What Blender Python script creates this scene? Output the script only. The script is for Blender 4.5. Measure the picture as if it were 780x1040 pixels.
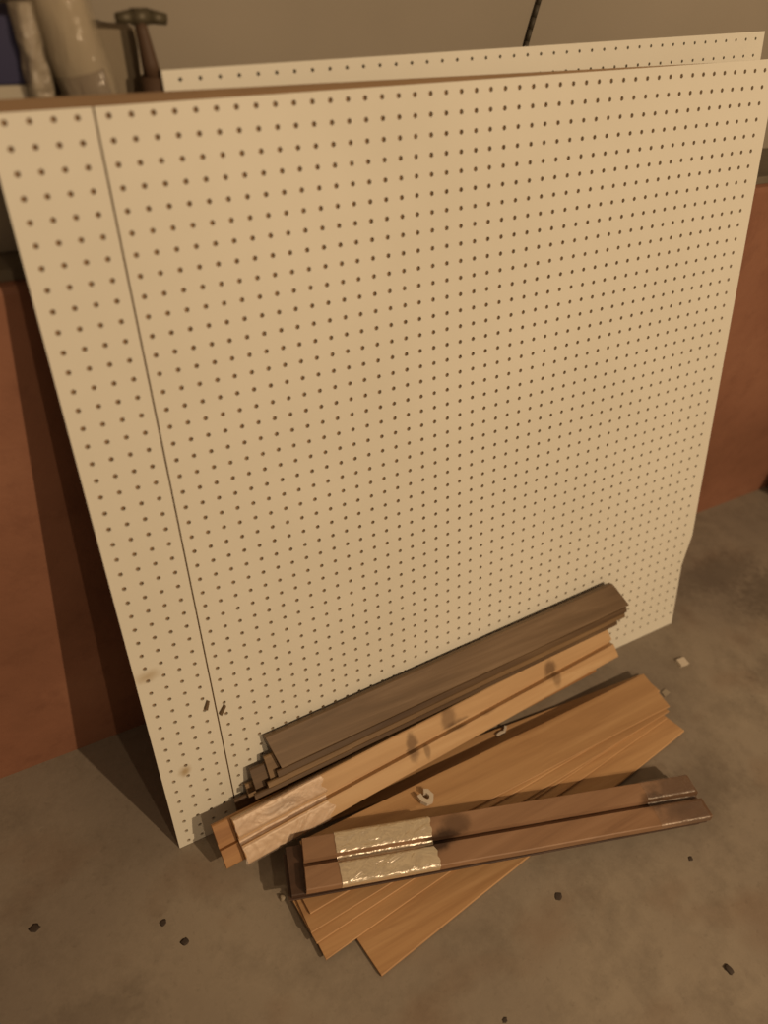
import bpy, bmesh, math, random
from mathutils import Vector, Matrix, noise

IN = 0.0254                       # everything is laid out in inches
sc = bpy.context.scene
for o in list(bpy.data.objects): bpy.data.objects.remove(o)
C = sc.collection
PI = math.pi

# ------------------------------------------------------------------ camera
cam_d = bpy.data.cameras.new('camera'); cam = bpy.data.objects.new('camera', cam_d); C.objects.link(cam)
CW = Vector((-4.54616, -27.84692, 55.41832))
RX = Vector((0.866060, -0.492345, 0.086817)); RY = Vector((-0.264268, -0.598253, -0.756476)); RZ = Vector((0.424386, 0.632210, -0.648234))
m = Matrix((( RX.x, -RY.x, -RZ.x, CW.x*IN),
            ( RX.y, -RY.y, -RZ.y, CW.y*IN),
            ( RX.z, -RY.z, -RZ.z, CW.z*IN),
            (0, 0, 0, 1)))
cam.matrix_world = m
cam_d.sensor_fit = 'VERTICAL'; cam_d.sensor_height = 24.0
cam_d.lens = 788.22/1040*24.0
cam_d.clip_start = 0.02; cam_d.clip_end = 50
cam_d.dof.use_dof = True; cam_d.dof.focus_distance = 54*IN
APER = 0.60*IN
cam_d.dof.aperture_fstop = (cam_d.lens/1000)/APER
sc.camera = cam

# ------------------------------------------------------------------ world, lamps, exposure
w = bpy.data.worlds.new('room'); sc.world = w; w.use_nodes = True
w.node_tree.nodes['Background'].inputs[0].default_value = (1.0, 0.66, 0.40, 1)
w.node_tree.nodes['Background'].inputs[1].default_value = 0.16
def lamp(name, loc, watts, radius, col):
    l = bpy.data.lights.new(name, 'POINT'); l.energy = watts; l.shadow_soft_size = radius*IN; l.color = col
    o = bpy.data.objects.new(name, l); o.location = Vector(loc)*IN; C.objects.link(o); return o
WARM = (1.0, 0.725, 0.45)
lamp('ceiling_bulb', (52.1, -115, 86), 248, 1.0, WARM)
lamp('ceiling_bulb', (15.3, -115, 88), 58, 1.0, WARM)
sc.view_settings.view_transform = 'Standard'; sc.view_settings.look = 'None'
sc.view_settings.gamma = 1; sc.view_settings.use_curve_mapping = False
sc.view_settings.exposure = 0.0

# ------------------------------------------------------------------ materials
def rgb(r, g, b):                 # display values to linear
    f = lambda c: (c/255/12.92) if c/255 <= .04045 else ((c/255+.055)/1.055)**2.4
    return (f(r), f(g), f(b), 1)
class Mat:
    def __init__(s, name, rough=.8, spec=.3):
        s.m = bpy.data.materials.new(name); s.m.use_nodes = True; s.nt = s.m.node_tree
        s.b = s.nt.nodes['Principled BSDF']; s.b.inputs['Roughness'].default_value = rough
        s.b.inputs['Specular IOR Level'].default_value = spec
        s.tc = s.nt.nodes.new('ShaderNodeTexCoord')
    def n(s, t, **k):
        x = s.nt.nodes.new(t)
        for a, v in k.items(): setattr(x, a, v)
        return x
    def l(s, a, b): s.nt.links.new(a, b)
    def noise(s, scale, detail=4, rough=.55, stretch=None, dist=0):
        nz = s.n('ShaderNodeTexNoise'); nz.inputs['Scale'].default_value = scale; nz.inputs['Detail'].default_value = detail
        nz.inputs['Roughness'].default_value = rough; nz.inputs['Distortion'].default_value = dist
        mp = s.n('ShaderNodeMapping'); s.l(s.tc.outputs['Object'], mp.inputs[0])
        if stretch: mp.inputs['Scale'].default_value = stretch
        s.l(mp.outputs[0], nz.inputs['Vector']); return nz.outputs['Fac']
    def ramp(s, fac, stops):
        r = s.n('ShaderNodeValToRGB'); e = r.color_ramp.elements
        while len(e) < len(stops): e.new(.5)
        for i, (p, c) in enumerate(stops): e[i].position = p; e[i].color = c
        s.l(fac, r.inputs[0]); return r.outputs[0]
    def mix(s, fac, a, b, mode='MIX'):
        x = s.n('ShaderNodeMix', data_type='RGBA', blend_type=mode)
        for v, i in ((fac, 0), (a, 6), (b, 7)):
            if isinstance(v, (float, int)): x.inputs[i].default_value = v
            elif isinstance(v, tuple): x.inputs[i].default_value = v
            else: s.l(v, x.inputs[i])
        return x.outputs[2]
    def spot(s, c, r, soft=.5, wob=.25):   # soft-edged spot at object point c (inches), radii r
        mp = s.n('ShaderNodeVectorMath', operation='SUBTRACT'); s.l(s.tc.outputs['Object'], mp.inputs[0])
        mp.inputs[1].default_value = tuple(v*IN for v in c)
        dv = s.n('ShaderNodeVectorMath', operation='DIVIDE'); s.l(mp.outputs[0], dv.inputs[0]); dv.inputs[1].default_value = tuple(v*IN for v in r)
        ln = s.n('ShaderNodeVectorMath', operation='LENGTH'); s.l(dv.outputs[0], ln.inputs[0])
        nz = s.noise(60, 2)
        ad = s.n('ShaderNodeMath', operation='MULTIPLY_ADD'); s.l(nz, ad.inputs[0]); ad.inputs[1].default_value = wob*2; s.l(ln.outputs['Value'], ad.inputs[2])
        mr = s.n('ShaderNodeMapRange', interpolation_type='SMOOTHSTEP'); s.l(ad.outputs[0], mr.inputs['Value'])
        mr.inputs['From Min'].default_value = 1+wob-soft; mr.inputs['From Max'].default_value = 1+wob+soft*.4
        mr.inputs['To Min'].default_value = 1; mr.inputs['To Max'].default_value = 0
        return mr.outputs[0]
    def times(s, f, k):
        x = s.n('ShaderNodeMath', operation='MULTIPLY'); s.l(f, x.inputs[0]); x.inputs[1].default_value = k; return x.outputs[0]
    def col(s, c):
        if isinstance(c, tuple): s.b.inputs['Base Color'].default_value = c
        else: s.l(c, s.b.inputs['Base Color'])
    def bump(s, fac, strength=.3, dist=.002):
        b = s.n('ShaderNodeBump'); b.inputs['Strength'].default_value = strength; b.inputs['Distance'].default_value = dist
        s.l(fac, b.inputs['Height']); s.l(b.outputs[0], s.b.inputs['Normal'])

# concrete floor
F = Mat('concrete_floor', .75, .25)
c = F.ramp(F.noise(2.2, 6, .6), [(.30, (.21, .175, .14, 1)), (.52, (.29, .245, .19, 1)), (.75, (.36, .31, .24, 1))])
c = F.mix(F.times(F.ramp(F.noise(9, 6, .7), [(.45, (0,0,0,1)), (.7, (1,1,1,1))]), .45), c, (.12, .095, .07, 1))
c = F.mix(F.times(F.ramp(F.noise(70, 3, .6), [(.60, (0,0,0,1)), (.72, (1,1,1,1))]), .18), c, (.09, .07, .05, 1))
c = F.mix(F.times(F.ramp(F.noise(4.3, 3, .5, (1, 1.4, 1)), [(.55, (0,0,0,1)), (.7, (1,1,1,1))]), .35), c, (.20, .12, .07, 1))
for (x, y, rx, ry, k) in [(64, -2, 7, 3.5, .5), (55, -9, 4, 2, .35), (38, -14, 5, 2.4, .3), (-9, -8, 5, 2, .3), (60, 3, 6, 2.5, .4)]:
    c = F.mix(F.times(F.spot((x, y, 0), (rx, ry, 3), .6, .5), k), c, (.075, .055, .04, 1))
F.col(c); F.bump(F.noise(90, 5, .7), .25, .002)
M_floor = F.m
# red painted foundation
R_ = Mat('red_masonry_paint', .7, .3)
c = R_.ramp(R_.noise(3, 5, .6), [(.3, (.20, .09, .052, 1)), (.55, (.26, .118, .07, 1)), (.75, (.31, .15, .09, 1))])
c = R_.mix(R_.times(R_.ramp(R_.noise(14, 5, .7), [(.52, (0,0,0,1)), (.72, (1,1,1,1))]), .4), c, (.15, .06, .035, 1))
R_.col(c); R_.bump(R_.noise(55, 5, .7), .4, .003); M_red = R_.m
U_ = Mat('beige_wall_paint', .85, .2)
c = U_.ramp(U_.noise(1.6, 4, .5), [(.3, (.27, .235, .185, 1)), (.7, (.34, .295, .235, 1))])
U_.col(c); U_.bump(U_.noise(120, 3), .1, .001); M_up = U_.m
L_ = Mat('concrete_ledge', .85, .2)
L_.col(L_.ramp(L_.noise(6, 5), [(.3, (.11, .09, .065, 1)), (.7, (.20, .17, .125, 1))])); M_ledge = L_.m

def white_board(name, spots=()):
    P = Mat(name, .62, .25)
    c = P.ramp(P.noise(3, 4), [(.3, (.70, .675, .58, 1)), (.7, (.76, .735, .64, 1))])
    for (x, y, z, r, k) in spots:
        c = P.mix(P.times(P.spot((x, y, z), r, .9, .4), k), c, (.34, .21, .05, 1))
    P.col(c); P.bump(P.noise(250, 2), .08, .0005); return P.m

def wood(name, cols, rough=.55, scale=1.0, grain=.5, spots=(), spec=.35, dark=(.05, .025, .012, 1)):
    W = Mat(name, rough, spec)
    a = W.noise(34*scale, 5, .6, (.06, 1, 1), .6)
    c = W.ramp(a, [(.28, cols[0]), (.5, cols[1]), (.72, cols[2])])
    b = W.noise(150*scale, 3, .6, (.03, 1, 1))
    c = W.mix(W.times(W.ramp(b, [(.5, (0,0,0,1)), (.75, (1,1,1,1))]), grain), c, cols[0])
    pl = W.noise(5, 2, .5, (.5, 1, 1))
    c = W.mix(W.times(W.ramp(pl, [(.42, (0,0,0,1)), (.62, (1,1,1,1))]), .3), c, cols[2])
    for (p, r, k) in spots:
        c = W.mix(W.times(W.spot(p, r, .5, .3), k), c, dark)
    W.col(c); W.bump(b, .15, .0008); return W.m

# ------------------------------------------------------------------ mesh helpers
def link(name, bm, mat, parent=None, smooth=False, bev=0):
    me = bpy.data.meshes.new(name); bmesh.ops.recalc_face_normals(bm, faces=bm.faces[:]); bm.to_mesh(me); bm.free()
    me.materials.append(mat)
    if smooth:
        for p in me.polygons: p.use_smooth = True
    o = bpy.data.objects.new(name, me); C.objects.link(o)
    if parent: o.parent = parent
    if bev:
        md = o.modifiers.new('bevel', 'BEVEL'); md.width = bev*IN; md.segments = 2; md.limit_method = 'ANGLE'; md.angle_limit = math.radians(35)
    return o
def tag(o, label, cat, group=None):
    o['label'] = label; o['category'] = cat
    if group: o['group'] = group
    return o
def struct(o): o['kind'] = 'structure'; return o
def thing(name, loc, label, cat, group=None):
    o = bpy.data.objects.new(name, None); o.empty_display_size = .05; C.objects.link(o); o.location = Vector(loc)*IN
    return tag(o, label, cat, group)
def box(bm, lo, hi):
    vs = [bm.verts.new((x*IN, y*IN, z*IN)) for x in (lo[0], hi[0]) for y in (lo[1], hi[1]) for z in (lo[2], hi[2])]
    for f in ((0,1,3,2), (4,6,7,5), (0,4,5,1), (2,3,7,6), (0,2,6,4), (1,5,7,3)): bm.faces.new([vs[i] for i in f])
def hexa(bm, a, b):   # a, b: rings of 4 points (inches)
    A = [bm.verts.new(Vector(p)*IN) for p in a]; B = [bm.verts.new(Vector(p)*IN) for p in b]
    bm.faces.new(A); bm.faces.new(B[::-1])
    for i in range(4): bm.faces.new((A[i], B[i], B[(i+1) % 4], A[(i+1) % 4]))

# ------------------------------------------------------------------ structure
FD = 11.2      # foundation face
FH = 37.9      # its height
BW = 17.5      # upper wall face
bm = bmesh.new(); box(bm, (-70, -90, -3), (135, FD, 0)); struct(link('floor', bm, M_floor))
bm = bmesh.new(); box(bm, (-70, FD, -3), (135, BW+6, FH)); o = link('wall_back', bm, M_red, bev=.5); struct(o)
bm = bmesh.new(); box(bm, (-70, FD+.35, FH), (135, BW, FH+.6)); struct(link('trim_1', bm, M_ledge, bev=.1))
bm = bmesh.new(); box(bm, (-70, BW, FH), (135, BW+5, 96)); struct(link('wall_back_upper', bm, M_up))

# ------------------------------------------------------------------ the leaning pegboards
TH = math.radians(13)
OU, OV = .27, 47.43
el = math.hypot(49.42, 1.0); EX, EY = 49.42/el, 1.0/el
def G(u, v, off=0.0):
    """hole-grid inches (u right, v down from the top) -> room inches on the leaning plane; off = towards the room"""
    du, dv = u-OU, v-OV
    x = du*EX+dv*EY; h = du*EY-dv*EX
    return Vector((x, h*math.sin(TH)-off*math.cos(TH), h*math.cos(TH)+off*math.sin(TH)))
def pegboard(bm, us, vs, uL, uR, vT, vB, T, place, r=.14, corner=None):
    """us, vs: hole columns, rows; uL/uR(v), vT/vB(u): outline"""
    nu, nv = len(us), len(vs)
    gu = [(us[i]+us[i-1])/2 if 0 < i < nu else None for i in range(nu+1)]
    gv = [(vs[j]+vs[j-1])/2 if 0 < j < nv else None for j in range(nv+1)]
    cache = {}
    def P(u, v, s):
        k = (round(u, 4), round(v, 4), s)
        if k not in cache: cache[k] = bm.verts.new(place(u, v, -T if s else 0)*IN)
        return cache[k]
    def gx(i, v): return uL(v) if i == 0 else (uR(v) if i == nu else gu[i])
    def gy(j, u): return vT(u) if j == 0 else (vB(u) if j == nv else gv[j])
    for i in range(nu):
        for j in range(nv):
            cu, cv = us[i], vs[j]
            def corner_(a, b):
                v0 = gy(b, cu); u0 = gx(a, v0); v0 = gy(b, u0); u0 = gx(a, v0); return (u0, v0)
            tl, tr, br, bl_ = corner_(i, j), corner_(i+1, j), corner_(i+1, j+1), corner_(i, j+1)
            out = [tl, (cu, gy(j, cu)), tr, (gx(i+1, cv), cv), br, (cu, gy(j+1, cu)), bl_, (gx(i, cv), cv)]
            # a hole's rim, dented slightly by drilling
            an = [-135, -90, -45, 0, 45, 90, 135, 180]
            rim = [(cu+r*math.cos(math.radians(t)), cv+r*math.sin(math.radians(t))) for t in an]
            for s in (0, 1):
                O = [P(*p, s) for p in out]; I = [P(*p, s) for p in rim]
                for k in range(8):
                    f = (O[k], O[(k+1) % 8], I[(k+1) % 8], I[k]); bm.faces.new(f if s else f[::-1])
            for k in range(8):
                a, b = rim[k], rim[(k+1) % 8]
                bm.faces.new((P(*a, 0), P(*b, 0), P(*b, 1), P(*a, 1)))
            def side(a, b): bm.faces.new((P(*a, 0), P(*b, 0), P(*b, 1), P(*a, 1)))
            if i == 0: side(out[6], out[7]); side(out[7], out[0])
            if i == nu-1: side(out[2], out[3]); side(out[3], out[4])
            if j == 0: side(out[0], out[1]); side(out[1], out[2])
            if j == nv-1: side(out[4], out[5]); side(out[5], out[6])
vTop = lambda u: .62-(u-.27)*.0005
vBot = lambda u: 47.39+(u-.27)*(1.0/49.42)
rows = list(range(1, 48))
gp = G(2.4, 30)
bm = bmesh.new()
pegboard(bm, [1, 2, 3, 4], rows, lambda v: .27, lambda v: 4.70, vTop, vBot, .14, G)
s1 = G(1.06, 31.63); s2 = G(1.88, 40.46)
sp = white_board('white_pegboard_strip', [(s1.x, s1.y, s1.z, (.9, .5, .45), .5), (s2.x, s2.y, s2.z, (.45, .5, .5), .7)])
o = link('pegboard_strip', bm, sp)
tag(o, 'narrow white pegboard strip with yellow stains, left of the large pegboard sheet', 'pegboard')
uRight = lambda v: 50.55 if v < 38.5 else (50.55-(v-38.5)/3.0*.75 if v < 41.5 else 49.8)
bm = bmesh.new()
pegboard(bm, [5.35+k for k in range(45)], rows, lambda v: 4.80, uRight, lambda u: vTop(u)-.012*(u-5)/45*40*.5, vBot, .14, G)
big = link('pegboard_sheet', bm, white_board('white_pegboard'))
tag(big, 'large white pegboard sheet leaning against the red wall, full of small holes', 'pegboard')

# brown backing board right behind them
BK = wood('brown_hardboard', [(.19, .12, .065, 1), (.25, .16, .085, 1), (.30, .20, .11, 1)], .8)
bm = bmesh.new()
def kq(off): return [G(.62, vBot(.3)-.25, off), G(49.2, vBot(49.6)-.25, off), G(49.6, .42, off), G(.62, .14, off)]
hexa(bm, kq(-.16), kq(-.66)); o = link('backing_board', bm, BK)
tag(o, 'brown hardboard backing panel directly behind the white pegboards, top edge showing', 'board')
# second pegboard, a little higher
B0 = Vector((7.35, 48.25)); sl = math.radians(2.05)
def G2(u, v, off=0.0):
    x = B0.x+u*math.cos(sl)+v*math.sin(sl); h = B0.y+u*math.sin(sl)-v*math.cos(sl); off = off-2.0
    return Vector((x, h*math.sin(TH)-off*math.cos(TH), h*math.cos(TH)+off*math.sin(TH)))
bm = bmesh.new()
pegboard(bm, [.85+k for k in range(42)], [.42, 1.42, 2.42, 3.42, 4.42], lambda v: 0, lambda v: 42.7, lambda u: 0, lambda u: 46.5-u*.0, .22, G2, .10)
o = link('rear_pegboard_sheet', bm, white_board('rear_pegboard_white'))
tag(o, 'second white pegboard sheet, only its top row showing behind the front boards', 'pegboard')

# small dark marks stuck at the seam
SC = Mat('dark_splinter', .8); SC.col((.15, .10, .055, 1))
for (u, v, a, ln, lab) in [(4.20, 35.60, 75, .8, 'dark splinter hanging at the seam of the pegboards, left one'), (5.15, 36.5, 62, .9, 'dark splinter on the pegboard just right of the seam')]:
    bm = bmesh.new(); ca, sa = math.cos(math.radians(a)), math.sin(math.radians(a)); w_ = .19
    def q(off, k): return [G(u+ca*s*ln/2-sa*t*w_*k, v-sa*s*ln/2-ca*t*w_*k, off) for s, t in ((-1, -.6), (.6, -1), (1, .3), (-.7, 1))]
    hexa(bm, q(.002, 1), q(.16, .6)); tag(link('wood_splinter', bm, SC.m), lab, 'splinter')

# ------------------------------------------------------------------ planks
def frame(axis, tilt):
    t = math.radians(tilt); wd = Vector((0, math.cos(t), math.sin(t))); ax = axis.normalized()
    wd = (wd-ax*wd.dot(ax)).normalized(); n = ax.cross(wd).normalized()
    return wd, n
def section(W, T, groove, ch=.07):
    ch = min(ch, T*.3)
    h = W/2
    top = [(-h, -ch), (-h+ch, 0)]
    if groove:
        g = .20; top += [(-g-.06, 0), (-g, -T*.78), (g-.02, -T*.8), (g+.03, 0)]
    top += [(h-ch, 0), (h, -ch)]
    return top+[(h, -T), (-h, -T)]
def plank(bm, cL, cR, tL, tR, W, T, groove=False, skL=0, skR=0, seg=14, sag=0, seed=0):
    """cL, cR: centres of the face's two ends. sk: how far the upper edge's end is ahead of the lower edge's"""
    cL, cR = Vector(cL), Vector(cR); ax = (cR-cL)
    sec = section(W, T, groove); rings = []
    for i in range(seg+1):
        f = i/seg; c = cL.lerp(cR, f); t = tL+(tR-tL)*f; wd, n = frame(ax, t); u = ax.normalized()
        c = c+n*(-sag*math.sin(PI*f))
        ring = []
        for (s, d) in sec:
            k = s/(W/2); e = u*((skL*k*(1-f))+(skR*k*f))
            j = noise.noise(Vector((f*9, s*2, seed*7.3)))*.025
            ring.append(bm.verts.new((c+wd*(s+j)+n*(d+j*.5)+e)*IN))
        rings.append(ring)
    m_ = len(sec)
    for a, b in zip(rings, rings[1:]):
        for k in range(m_): bm.faces.new((a[k], a[(k+1) % m_], b[(k+1) % m_], b[k]))
    bm.faces.new(rings[0]); bm.faces.new(rings[-1][::-1])
def on_face(cL, cR, tL, tR, f, s, d):
    cL, cR = Vector(cL), Vector(cR); wd, n = frame(cR-cL, tL+(tR-tL)*f); return cL.lerp(cR, f)+wd*s+n*d

OR0, OR1, OR2 = (.36, .20, .092, 1), (.48, .285, .135, 1), (.58, .365, .185, 1)
# front fan lying on the floor: (z of face, lower-left corner, angle, width, length)
fan = [
 ('C5', .45, (8.65, -14.06), 7.6, 3.7, 32.5, 'nearest orange plank of the floor fan, lying flat on the concrete', 0),
 ('C4', .85, (5.95, -11.65), 5.6, 3.6, 34.6, 'second orange plank up in the floor fan, its corner left of the nearest one', 1),
 ('C3', 1.20, (5.66, -10.64), 4.6, 3.6, 34.8, 'third orange plank up in the floor fan, with a bright lower edge', 2),
 ('C2', 1.55, (5.68, -9.99), 3.2, 3.6, 35.0, 'fourth orange plank up, whose bare left end sticks out under the wrapped bundle', 3),
 ('C1', 1.90, (5.95, -9.01), 2.6, 3.4, 35.0, 'fifth orange plank up, its short left end just under the wrapped bundle', 4),
 ('C0', .42, (7.4, -7.6), 0.1, 3.65, 33.9, 'upper orange plank of the floor fan, topmost, its left end under the wrapped bundle', 5),
 ('C6', .28, (9.9, -3.1), -4.5, 2.2, 32.2, 'shaded orange plank flat on the floor, tucked under the leaning grooved plank', 6)]
for (k, z, (x, y), ang, W, L, lab, i) in fan:
    a = math.radians(ang); d = Vector((math.cos(a), math.sin(a), 0)); nrm = Vector((-d.y, d.x, 0))
    v = [0, .12, .06, -.06, .1, -.14, -.1][i]
    cols = [tuple(c_*(1+v*.5) for c_ in q[:3])+(1,) for q in (OR0, OR1, OR2)]
    zn = [.30, .52, .74, .96, 1.17, 1.34, .28][i]
    if i < 5: x += (z-zn)*.2; y += (z-zn)*.4
    z = zn
    cL = Vector((x, y, z))+nrm*W/2; cR = cL+d*L; cR.z = z if z < .5 else z*.72+.1+(.06 if i == 5 else 0)
    bm = bmesh.new(); plank(bm, cL, cR, 0, 0, W, .22 if z < .4 else .15, False, seed=i, skL=.12*(i % 2), skR=-.2+.2*(i % 3))
    tag(link('plank', bm, wood('orange_plank_%d' % i, cols, .5, 1, .35)), lab, 'plank', 'orange planks fanned out on the floor')

# rear pile leaning on the pegboard
AL, AR = Vector((7.43, .05, 6.25)), Vector((40.4, .2, 7.55)); AtL, AtR = 53, 62
GRY = wood('weathered_dark_plank', [(.11, .070, .038, 1), (.165, .108, .062, 1), (.25, .175, .108, 1)], .5, 1, .5)
a0, _ = frame(AR-AL, AtL); a1, _ = frame(AR-AL, AtR)
bm = bmesh.new(); plank(bm, AL+a0*.42, AR+a1*.42+Vector((-.25, 0, 0)), AtL, AtR, 2.66, .5, False, skL=-.25, skR=-.8, seed=21)
tag(link('plank', bm, GRY), 'weathered dark grey-brown plank on top of the pile against the pegboard', 'plank')
names = ['first', 'second', 'third', 'fourth', 'fifth', 'sixth', 'seventh']
BRN = [wood('brown_plank_a', [(.06, .035, .02, 1), (.10, .06, .032, 1), (.20, .13, .07, 1)], .45, 1, .4),
       wood('brown_plank_b', [(.11, .066, .033, 1), (.19, .12, .06, 1), (.36, .235, .12, 1)], .45, 1, .4)]
for j, (wk, Wk, nk, dl, dr) in enumerate([(-1.22, .56, .10, -.15, .3), (-1.75, .46, .19, -1.0, .1), (-2.2, .42, .27, -2.1, -.8)]):
    wdL, nL = frame(AR-AL, AtL); wdR, nR = frame(AR-AL, AtR); bm = bmesh.new()
    plank(bm, AL+wdL*wk-nL*nk+Vector((dl, 0, 0)), AR+wdR*wk-nR*nk+Vector((dr, 0, 0)), AtL, AtR, Wk, .24, False, seed=60+j)
    tag(link('lath', bm, BRN[j % 2]), ['narrow brown lath just below the dark top plank', 'middle one of the three narrow laths between the dark and the tan plank', 'lowest narrow lath, along the upper edge of the tan grooved plank'][j], 'lath', 'narrow laths in the pile')
for k in range(1, 5):
    bm = bmesh.new()
    wdL, nL = frame(AR-AL, AtL); wdR, nR = frame(AR-AL, AtR)
    tk = .57+.31*(k-1)+(0, 0, 0, .42, .44)[k]; wk, Wk = [0, (-.9, 2.2), (-1.35, 1.9), (-2.15, 1.1), (-3.15, 1.3), (-3.6, 1.5)][k]
    cL = AL+wdL*wk-nL*tk+Vector((-.80*k+[0,.15,-.2,.1,-.1,.1][k], 0, 0)); cR = AR+wdR*wk-nR*tk+Vector((-.35*k-1.0+(.5 if k % 2 else 0), 0, 0))
    plank(bm, cL, cR, AtL, AtR, Wk, .28, False, seed=30+k)
    tag(link('plank', bm, BRN[k % 2]), 'thin brown plank in the pile by the pegboard, %s below the dark top plank' % names[k-1], 'plank', 'thin brown planks in the pile')

# grooved pair leaning in front of it
BL_, BR_ = Vector((3.55, -2.9, 2.85)), Vector((39.6, -.95, 3.35)); tBL, tBR = 50, 60
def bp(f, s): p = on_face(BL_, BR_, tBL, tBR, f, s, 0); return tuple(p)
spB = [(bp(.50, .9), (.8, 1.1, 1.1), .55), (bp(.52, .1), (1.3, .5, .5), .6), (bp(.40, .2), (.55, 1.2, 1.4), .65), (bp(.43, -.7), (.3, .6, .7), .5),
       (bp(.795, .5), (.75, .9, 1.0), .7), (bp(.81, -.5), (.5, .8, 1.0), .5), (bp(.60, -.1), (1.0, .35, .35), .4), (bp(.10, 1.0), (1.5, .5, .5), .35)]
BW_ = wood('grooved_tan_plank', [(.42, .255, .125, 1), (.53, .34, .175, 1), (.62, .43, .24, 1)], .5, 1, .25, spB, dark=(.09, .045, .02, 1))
def grooved(name_, cL, cR, tL, tR, mat, W, T, lab, seed, **k):
    bm = bmesh.new(); plank(bm, cL, cR, tL, tR, W, T, True, seed=seed, **k); o = link(name_, bm, mat); tag(o, lab, 'plank'); return o
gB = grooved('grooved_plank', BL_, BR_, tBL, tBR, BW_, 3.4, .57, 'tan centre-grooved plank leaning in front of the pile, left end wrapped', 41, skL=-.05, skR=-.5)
wd, n = frame(BR_-BL_, 54)
off = -n*.60+Vector((-1.35, 0, 0))
B2W = wood('grooved_orange_plank', [(.24, .11, .04, 1), (.36, .18, .07, 1), (.46, .26, .11, 1)], .55, 1, .3)
g2 = grooved('grooved_plank', BL_+off, BR_+off-wd*.75+Vector((-.5, 0, 0)), tBL, tBR, B2W, 3.3, .35, 'grooved plank under the leaning tan one, bare end sticking out at the left', 42, skL=-.05)

# wrapped bundle across the fan
DL, DR = Vector((6.82, -6.15, 2.76)), Vector((36.38, -14.98, 1.96))
def dp(f, s): return tuple(on_face(DL, DR, 0, 0, f, s, 0))
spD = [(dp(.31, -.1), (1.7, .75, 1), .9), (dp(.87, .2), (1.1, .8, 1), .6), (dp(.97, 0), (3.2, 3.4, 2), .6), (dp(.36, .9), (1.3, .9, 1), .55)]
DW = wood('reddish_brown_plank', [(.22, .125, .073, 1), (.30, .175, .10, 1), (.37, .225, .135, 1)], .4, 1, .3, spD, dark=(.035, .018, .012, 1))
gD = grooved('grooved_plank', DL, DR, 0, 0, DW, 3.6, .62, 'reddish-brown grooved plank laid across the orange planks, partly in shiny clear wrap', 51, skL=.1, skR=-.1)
D2 = wood('dark_plank_with_shade', [(.04, .022, .016, 1), (.065, .036, .024, 1), (.10, .055, .035, 1)], .5)  # dark wood plus the shadow at the bundle's left end, painted into the colour
wd, n = frame(DR-DL, 0)
bm = bmesh.new(); plank(bm, DL-n*.66+Vector((-1.0, .3, 0)), DR-n*.66, 0, 0, 3.4, .36, seed=52)
tag(link('plank', bm, D2), 'dark brown plank, partly darkened by painted shade, directly under the wrapped reddish-brown plank', 'plank')

bm = bmesh.new(); plank(bm, DL-n*1.04+Vector((-1.25, .15, 0)), DR-n*1.04+Vector((-.6, .1, 0)), 0, 0, 3.2, .12, seed=53)
tag(link('plank', bm, D2), 'thin plank, partly darkened by painted shade, at the bottom of the wrapped bundle, its end jutting out left', 'plank')

# clear wrap
def wrapmat(name, alpha, rough, tint, sc_=16, st=.5):
    W = Mat(name, .5, .3); W.col(tint); gl = W.n('ShaderNodeBsdfGlossy'); gl.inputs['Roughness'].default_value = rough; gl.inputs['Color'].default_value = (1, .93, .84, 1)
    b = W.n('ShaderNodeBump'); b.inputs['Strength'].default_value = st; b.inputs['Distance'].default_value = .010
    W.l(W.noise(sc_, 3, .5, (1, 1.5, 1), 1.0), b.inputs['Height']); W.l(b.outputs[0], gl.inputs['Normal'])
    m1 = W.n('ShaderNodeMixShader'); m1.inputs[0].default_value = .5; W.l(W.b.outputs[0], m1.inputs[1]); W.l(gl.outputs[0], m1.inputs[2])
    tr = W.n('ShaderNodeBsdfTransparent'); m2 = W.n('ShaderNodeMixShader'); m2.inputs[0].default_value = alpha
    W.l(tr.outputs[0], m2.inputs[1]); W.l(m1.outputs[0], m2.inputs[2]); W.l(m2.outputs[0], W.nt.nodes['Material Output'].inputs['Surface']); return W.m
WR1 = wrapmat('clear_wrap_glare_tint', .68, .36, (1.0, .86, .58, 1), 24, 1.0); WR2 = wrapmat('clear_wrap_dull', .24, .5, (.80, .66, .58, 1))  # WR1's bright tan tint puts lamp glare into the wrap's colour
def wrap(parent, cL, cR, tL, tR, W, T, f0, f1, mat, seed, rag=.03, amp=.045):
    bm = bmesh.new(); nu_, h = 60, W/2+.04
    prof = [(-h, -T*.9), (-h, -T*.45), (-h, .02)]+[(-h+2*h*i/20, .04) for i in range(1, 20)]+[(h, .02), (h, -T*.5)]
    grid = []
    for i in range(nu_+1):
        row = []
        for j, (s, d) in enumerate(prof):
            e = noise.noise(Vector((s*1.6, seed, 0)))*rag
            f = (f0+e*.3)+(f1+e-f0-e*.3)*i/nu_
            a = noise.noise(Vector((i*.23, s*2.0, seed)))*amp+noise.noise(Vector((i*.7, s*4.5, seed+5)))*amp*.4
            if abs(s) < .24: d = -T*.55
            row.append(bm.verts.new(on_face(cL, cR, tL, tR, f, s, d+abs(a)*.9+.01)*IN))
        grid.append(row)
    for a, b in zip(grid, grid[1:]):
        for j in range(len(prof)-1): bm.faces.new((a[j], a[j+1], b[j+1], b[j]))
    o = link('plastic_wrap', bm, mat, parent, smooth=True); o['label'] = 'clear shiny plastic wrap'; return o
wrap(gB, BL_, BR_, tBL, tBR, 3.4, .57, .0, .19, WR2, 3, .02)
wrap(gD, DL, DR, 0, 0, 3.6, .62, .075, .30, WR1, 9, .015, .05)
wrap(gD, DL, DR, 0, 0, 3.6, .62, .86, .995, wrapmat('clear_wrap_thin', .15, .4, (.4, .3, .25, 1)), 14, .01, .05)

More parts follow.
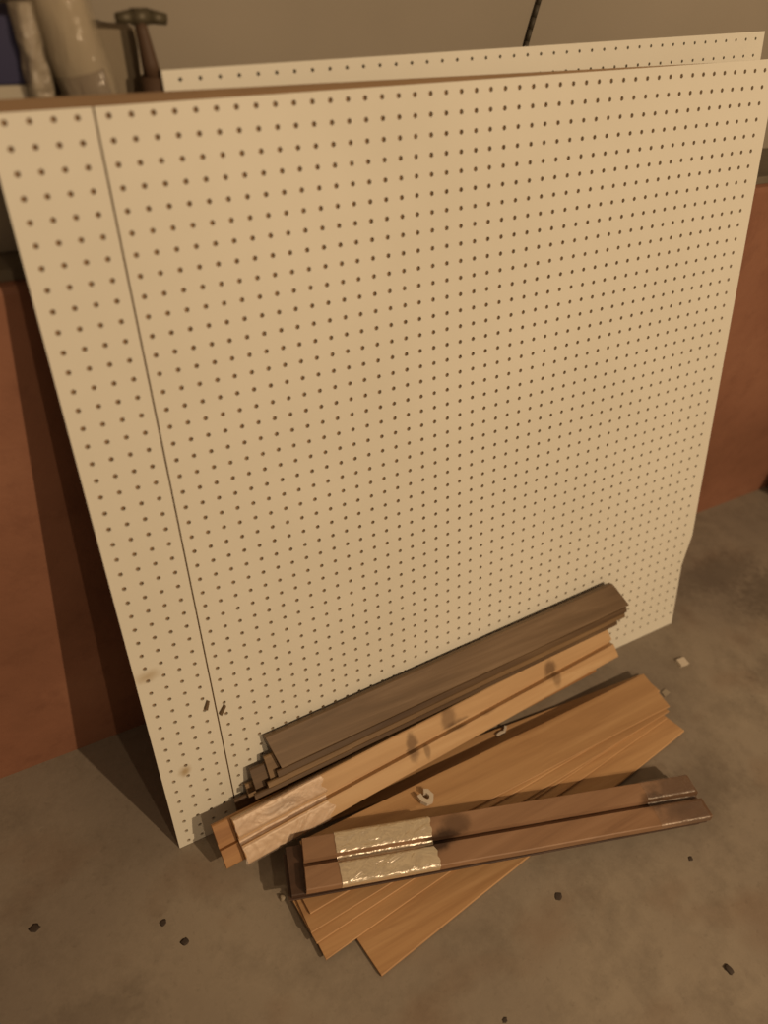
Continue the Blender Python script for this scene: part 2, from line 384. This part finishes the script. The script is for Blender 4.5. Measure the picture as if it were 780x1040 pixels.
# ------------------------------------------------------------------ bits
WHT = Mat('white_scrap', .7); WHT.col((.62, .55, .45, 1))
def strip(pts, wdt, th, name_, lab, cat, mat):
    bm = bmesh.new(); pts = [Vector(p) for p in pts]; prev = None
    for i, p in enumerate(pts):
        t = (pts[min(i+1, len(pts)-1)]-pts[max(i-1, 0)]).normalized(); sd = t.cross(Vector((0, 0, 1))).normalized()*wdt/2; up = Vector((0, 0, th))
        r_ = [bm.verts.new((p+q_)*IN) for q_ in (-sd, sd, sd+up, -sd+up)]
        if prev:
            for k in range(4): bm.faces.new((prev[k], prev[(k+1) % 4], r_[(k+1) % 4], r_[k]))
        else: bm.faces.new(r_)
        prev = r_
    bm.faces.new(prev[::-1]); return tag(link(name_, bm, mat, bev=.02), lab, cat)
cx, cy, cz = 17.3, -5.3, 1.35
strip([(cx-.42, cy+.35, cz), (cx-.38, cy-.1, cz), (cx-.15, cy-.42, cz), (cx+.2, cy-.42, cz), (cx+.42, cy-.1, cz), (cx+.3, cy+.32, cz), (cx+.05, cy+.45, cz)], .36, .42, 'paper_curl', 'curled white scrap on the upper orange plank above the wrapped bundle', 'scrap', WHT.m)
strip([(26.0, -2.85, .29), (26.4, -2.75, .3), (26.8, -2.8, .3), (27.1, -2.55, .3), (27.2, -2.4, .31)], .22, .2, 'paper_scrap', 'thin white scrap in the gap between leaning and flat planks', 'scrap', WHT.m)
bm = bmesh.new(); a = [(46.2, -4.4, 0), (47.1, -4.5, 0), (47.2, -3.7, 0), (46.35, -3.6, 0)]; hexa(bm, a, [(p[0]+.05, p[1]-.03, .25) for p in a])
tag(link('paper_scrap', bm, WHT.m), 'small square white scrap on the floor right of the pegboard corner', 'scrap')
bm = bmesh.new(); a = [(38.7+3.6, -6.2, 0), (43.1, -6.1, 0), (43.0, -5.6, 0), (42.4, -5.7, 0)]; hexa(bm, a, [(p[0], p[1], .1) for p in a])
DUL = Mat('dusty_scrap', .8); DUL.col((.33, .28, .21, 1))
tag(link('paper_scrap', bm, DUL.m), 'faint dusty scrap on the floor beside the right ends of the orange planks', 'scrap')
CR = Mat('dark_crumb', .8); CR.col((.06, .045, .035, 1))
def crumb(x, y, r, lab, sx=1.0, mat=None, seed=1, h=.07):
    bm = bmesh.new(); bmesh.ops.create_icosphere(bm, subdivisions=2, radius=1)
    for v in bm.verts:
        k = 1+.5*noise.noise(v.co*1.3+Vector((seed, 0, 0)))
        v.co = Vector(((v.co.x*r*.85*sx*k)+x, v.co.y*r*.85*k+y, max(0, v.co.z*r*h*k+r*h*.6)))*IN
    tag(link('floor_crumb', bm, mat or CR.m, smooth=True), lab, 'debris', 'crumbs scattered on the floor')
crumb(29.75, -24.65, .42, 'dark leaf-like flake near the bottom right of the floor', .7, seed=3, h=.25)
crumb(22.4, -15.4, .33, 'dark crumb on the floor below the orange planks, right of their corner', 1, seed=4)
crumb(33.2, -17.9, .22, 'small dark crumb below the right end of the wrapped bundle', 1, seed=5)
crumb(-2.6, -4.3, .26, 'dark crumb in the left of two below the pegboard corner', 1, seed=6)
crumb(-1.7, -6.1, .30, 'dark crumb nearer the camera of two below the pegboard corner', 1, seed=7)
crumb(-10.0, -.8, .32, 'dark crumb at the far left edge of the floor', 1.2, seed=8)
crumb(5.05, -6.5, .26, 'pale crumb at the left tip of the orange plank fan', 1, mat=DUL.m, seed=9, h=.7)
crumb(14.4, -19.8, .2, 'small dark crumb at the bottom edge of the picture', 1, seed=10)

# dark bag at the right
BG = Mat('dark_bag_plastic', .6, .3); BG.col(BG.ramp(BG.noise(12, 4), [(.3, (.022, .016, .018, 1)), (.7, (.045, .03, .03, 1))])); BG.bump(BG.noise(30, 5), .6, .01)
bm = bmesh.new(); bmesh.ops.create_icosphere(bm, subdivisions=4, radius=1)
for v in bm.verts:
    k = 1+.22*noise.noise(v.co*2.1)+.1*noise.noise(v.co*6)
    z = v.co.z*5.2*k+4.4
    v.co = Vector((v.co.x*5.0*k+80.6, v.co.y*3.6*k+6.4, max(0, z)))*IN
tag(link('dark_bag', bm, BG.m, smooth=True), 'dark bag on the floor by the red wall at the right edge', 'bag')

# ------------------------------------------------------------------ things on the ledge (top left)
LZ = FH+.6
def cyl(bm, p0, p1, r0, r1, n_=28, wob=0, segs=1, seed=0, cap=True):
    p0, p1 = Vector(p0), Vector(p1); ax = (p1-p0).normalized(); a = ax.orthogonal().normalized(); b = ax.cross(a); prev = None
    for s in range(segs+1):
        f = s/segs; c_ = p0.lerp(p1, f); r = r0+(r1-r0)*f; ring = []
        for i in range(n_):
            t = 2*PI*i/n_; rr = r*(1+wob*noise.noise(Vector((math.cos(t)*1.5, math.sin(t)*1.5, s*.35+seed))))
            ring.append(bm.verts.new((c_+a*rr*math.cos(t)+b*rr*math.sin(t))*IN))
        if prev:
            for i in range(n_): bm.faces.new((prev[i], prev[(i+1) % n_], ring[(i+1) % n_], ring[i]))
        elif cap: bm.faces.new(ring)
        prev = ring
    if cap: bm.faces.new(prev[::-1])
# wrapped tube, leaning to the left, dark collar low down
ax0 = Vector((3.95, 12.9, 45.6)); ax1 = Vector((2.95, 13.4, 50.6)); d_ = (ax1-ax0).normalized()
bot = ax0-d_*((ax0.z-LZ)/d_.z)
t = thing('wrapped_tube', bot, 'beige plastic-wrapped tube with dark collar leaning on the ledge behind the pegboard', 'tube')
TB = Mat('tube_paper', .6); TB.col((.42, .36, .26, 1))
DK = Mat('tube_dark_collar', .45, .5); DK.col((.075, .045, .04, 1))
TW = Mat('tube_film', .12, .9); TW.col((.55, .47, .34, 1)); TW.b.inputs['Alpha'].default_value = .35; TW.bump(TW.noise(30, 4, .6, (1, 1, .25), 1), .8, .01)
def par(o_, t_):
    o_.parent = t_; o_.matrix_parent_inverse = Matrix.Translation(-t_.location); return o_
bm = bmesh.new(); cyl(bm, ax0+d_*1.0, ax0+d_*11, 1.1, 1.1); par(link('tube_body', bm, TB.m, smooth=True), t)
bm = bmesh.new(); cyl(bm, bot+Vector((0, 0, .1)), ax0+d_*1.15, 1.02, 1.02); o = par(link('tube_collar', bm, DK.m, smooth=True), t); o['label'] = 'dark lower collar'
bm = bmesh.new(); cyl(bm, bot+d_*.3+Vector((.1, 0, 0)), ax0+d_*10.6, 1.35, 1.22, 36, .14, 30, 2, False); par(link('tube_film', bm, TW.m, smooth=True), t)
# blue box with white lower band
bx, by = -1.6, 13.6
t = thing('blue_box', (bx+1.5, by+1.5, LZ), 'blue carton with a white lower band on the ledge, cut off by the left edge', 'box')
BLU = Mat('blue_carton', .55); BLU.col((.028, .028, .075, 1)); WBD = Mat('white_carton', .6); WBD.col((.42, .38, .30, 1))
bm = bmesh.new(); box(bm, (bx-2.5, by, 45.95), (bx+3.62, by+3, 48.6)); par(link('box_body', bm, BLU.m, bev=.08), t)
bm = bmesh.new(); box(bm, (bx-2.55, by-.03, LZ), (bx+3.66, by+3.03, 45.93)); o = par(link('box_band', bm, WBD.m, bev=.08), t); o['label'] = 'white lower band'
# small clear bag of things between
CB = Mat('clear_bag', .15, .9); CB.col((.40, .34, .25, 1)); CB.b.inputs['Alpha'].default_value = .75; CB.bump(CB.noise(45, 4, .6), 1, .012)
bm = bmesh.new(); cyl(bm, (2.3, 13.1, LZ), (1.75, 13.2, 49.2), .6, .5, 30, .35, 30, 7); tag(link('plastic_bag', bm, CB.m, smooth=True), 'narrow shiny plastic bag between the blue box and the tube', 'bag')
# beige panel behind the tube
PN = Mat('beige_carton', .7); PN.col(PN.ramp(PN.noise(9), [(.3, (.20, .16, .11, 1)), (.7, (.25, .205, .14, 1))]))
bm = bmesh.new(); a = [(4.3, 14.6, LZ), (7.0, 14.6, LZ), (6.85, 14.6, 47.9), (4.15, 14.6, 47.95)]; hexa(bm, a, [(p[0], p[1]+1.6, p[2]) for p in a])
tag(link('flat_carton', bm, PN.m, bev=.08), 'flat beige carton standing on the ledge right of the wrapped tube', 'box')
# hammer-like tool: dark handle and head
t = thing('hammer', (7.25, 13.4, LZ), 'dark hammer standing on its handle on the ledge left of the rear pegboard', 'hammer')
HD = Mat('dark_tool_metal', .5, .5); HD.b.inputs['Metallic'].default_value = .3; HD.col((.09, .075, .045, 1)); HH = Mat('dark_tool_handle', .6); HH.col((.085, .05, .03, 1))
bm = bmesh.new(); cyl(bm, (7.15, 13.4, LZ), (7.1, 13.4, 46.2), .62, .55, 20, 0, 2); cyl(bm, (7.1, 13.4, 46.2), (6.75, 13.5, 48.5), .42, .26, 20, 0, 4)
par(link('handle', bm, HH.m, smooth=True), t)
bm = bmesh.new(); cyl(bm, (5.7, 13.5, 48.55), (6.4, 13.5, 48.6), .2, .3, 16, 0, 2); cyl(bm, (6.4, 13.5, 48.6), (7.2, 13.5, 48.62), .34, .34, 16); cyl(bm, (7.2, 13.5, 48.62), (8.0, 13.5, 48.5), .3, .24, 16)
par(link('head', bm, HD.m, smooth=True), t)
# cord on the wall
CD = Mat('dark_cord', .6); CD.col((.06, .05, .035, 1))
bm = bmesh.new()
pp = [Vector((33.6-.9*f+.12*math.sin(f*5), BW-.16, 54-7.9*f)) for f in [i/12 for i in range(13)]]
for a, b in zip(pp, pp[1:]): cyl(bm, a, b, .16, .16, 10)
tag(link('wall_cord', bm, CD.m, smooth=True), 'thin dark cord hanging down the beige wall behind the pegboards', 'cord')
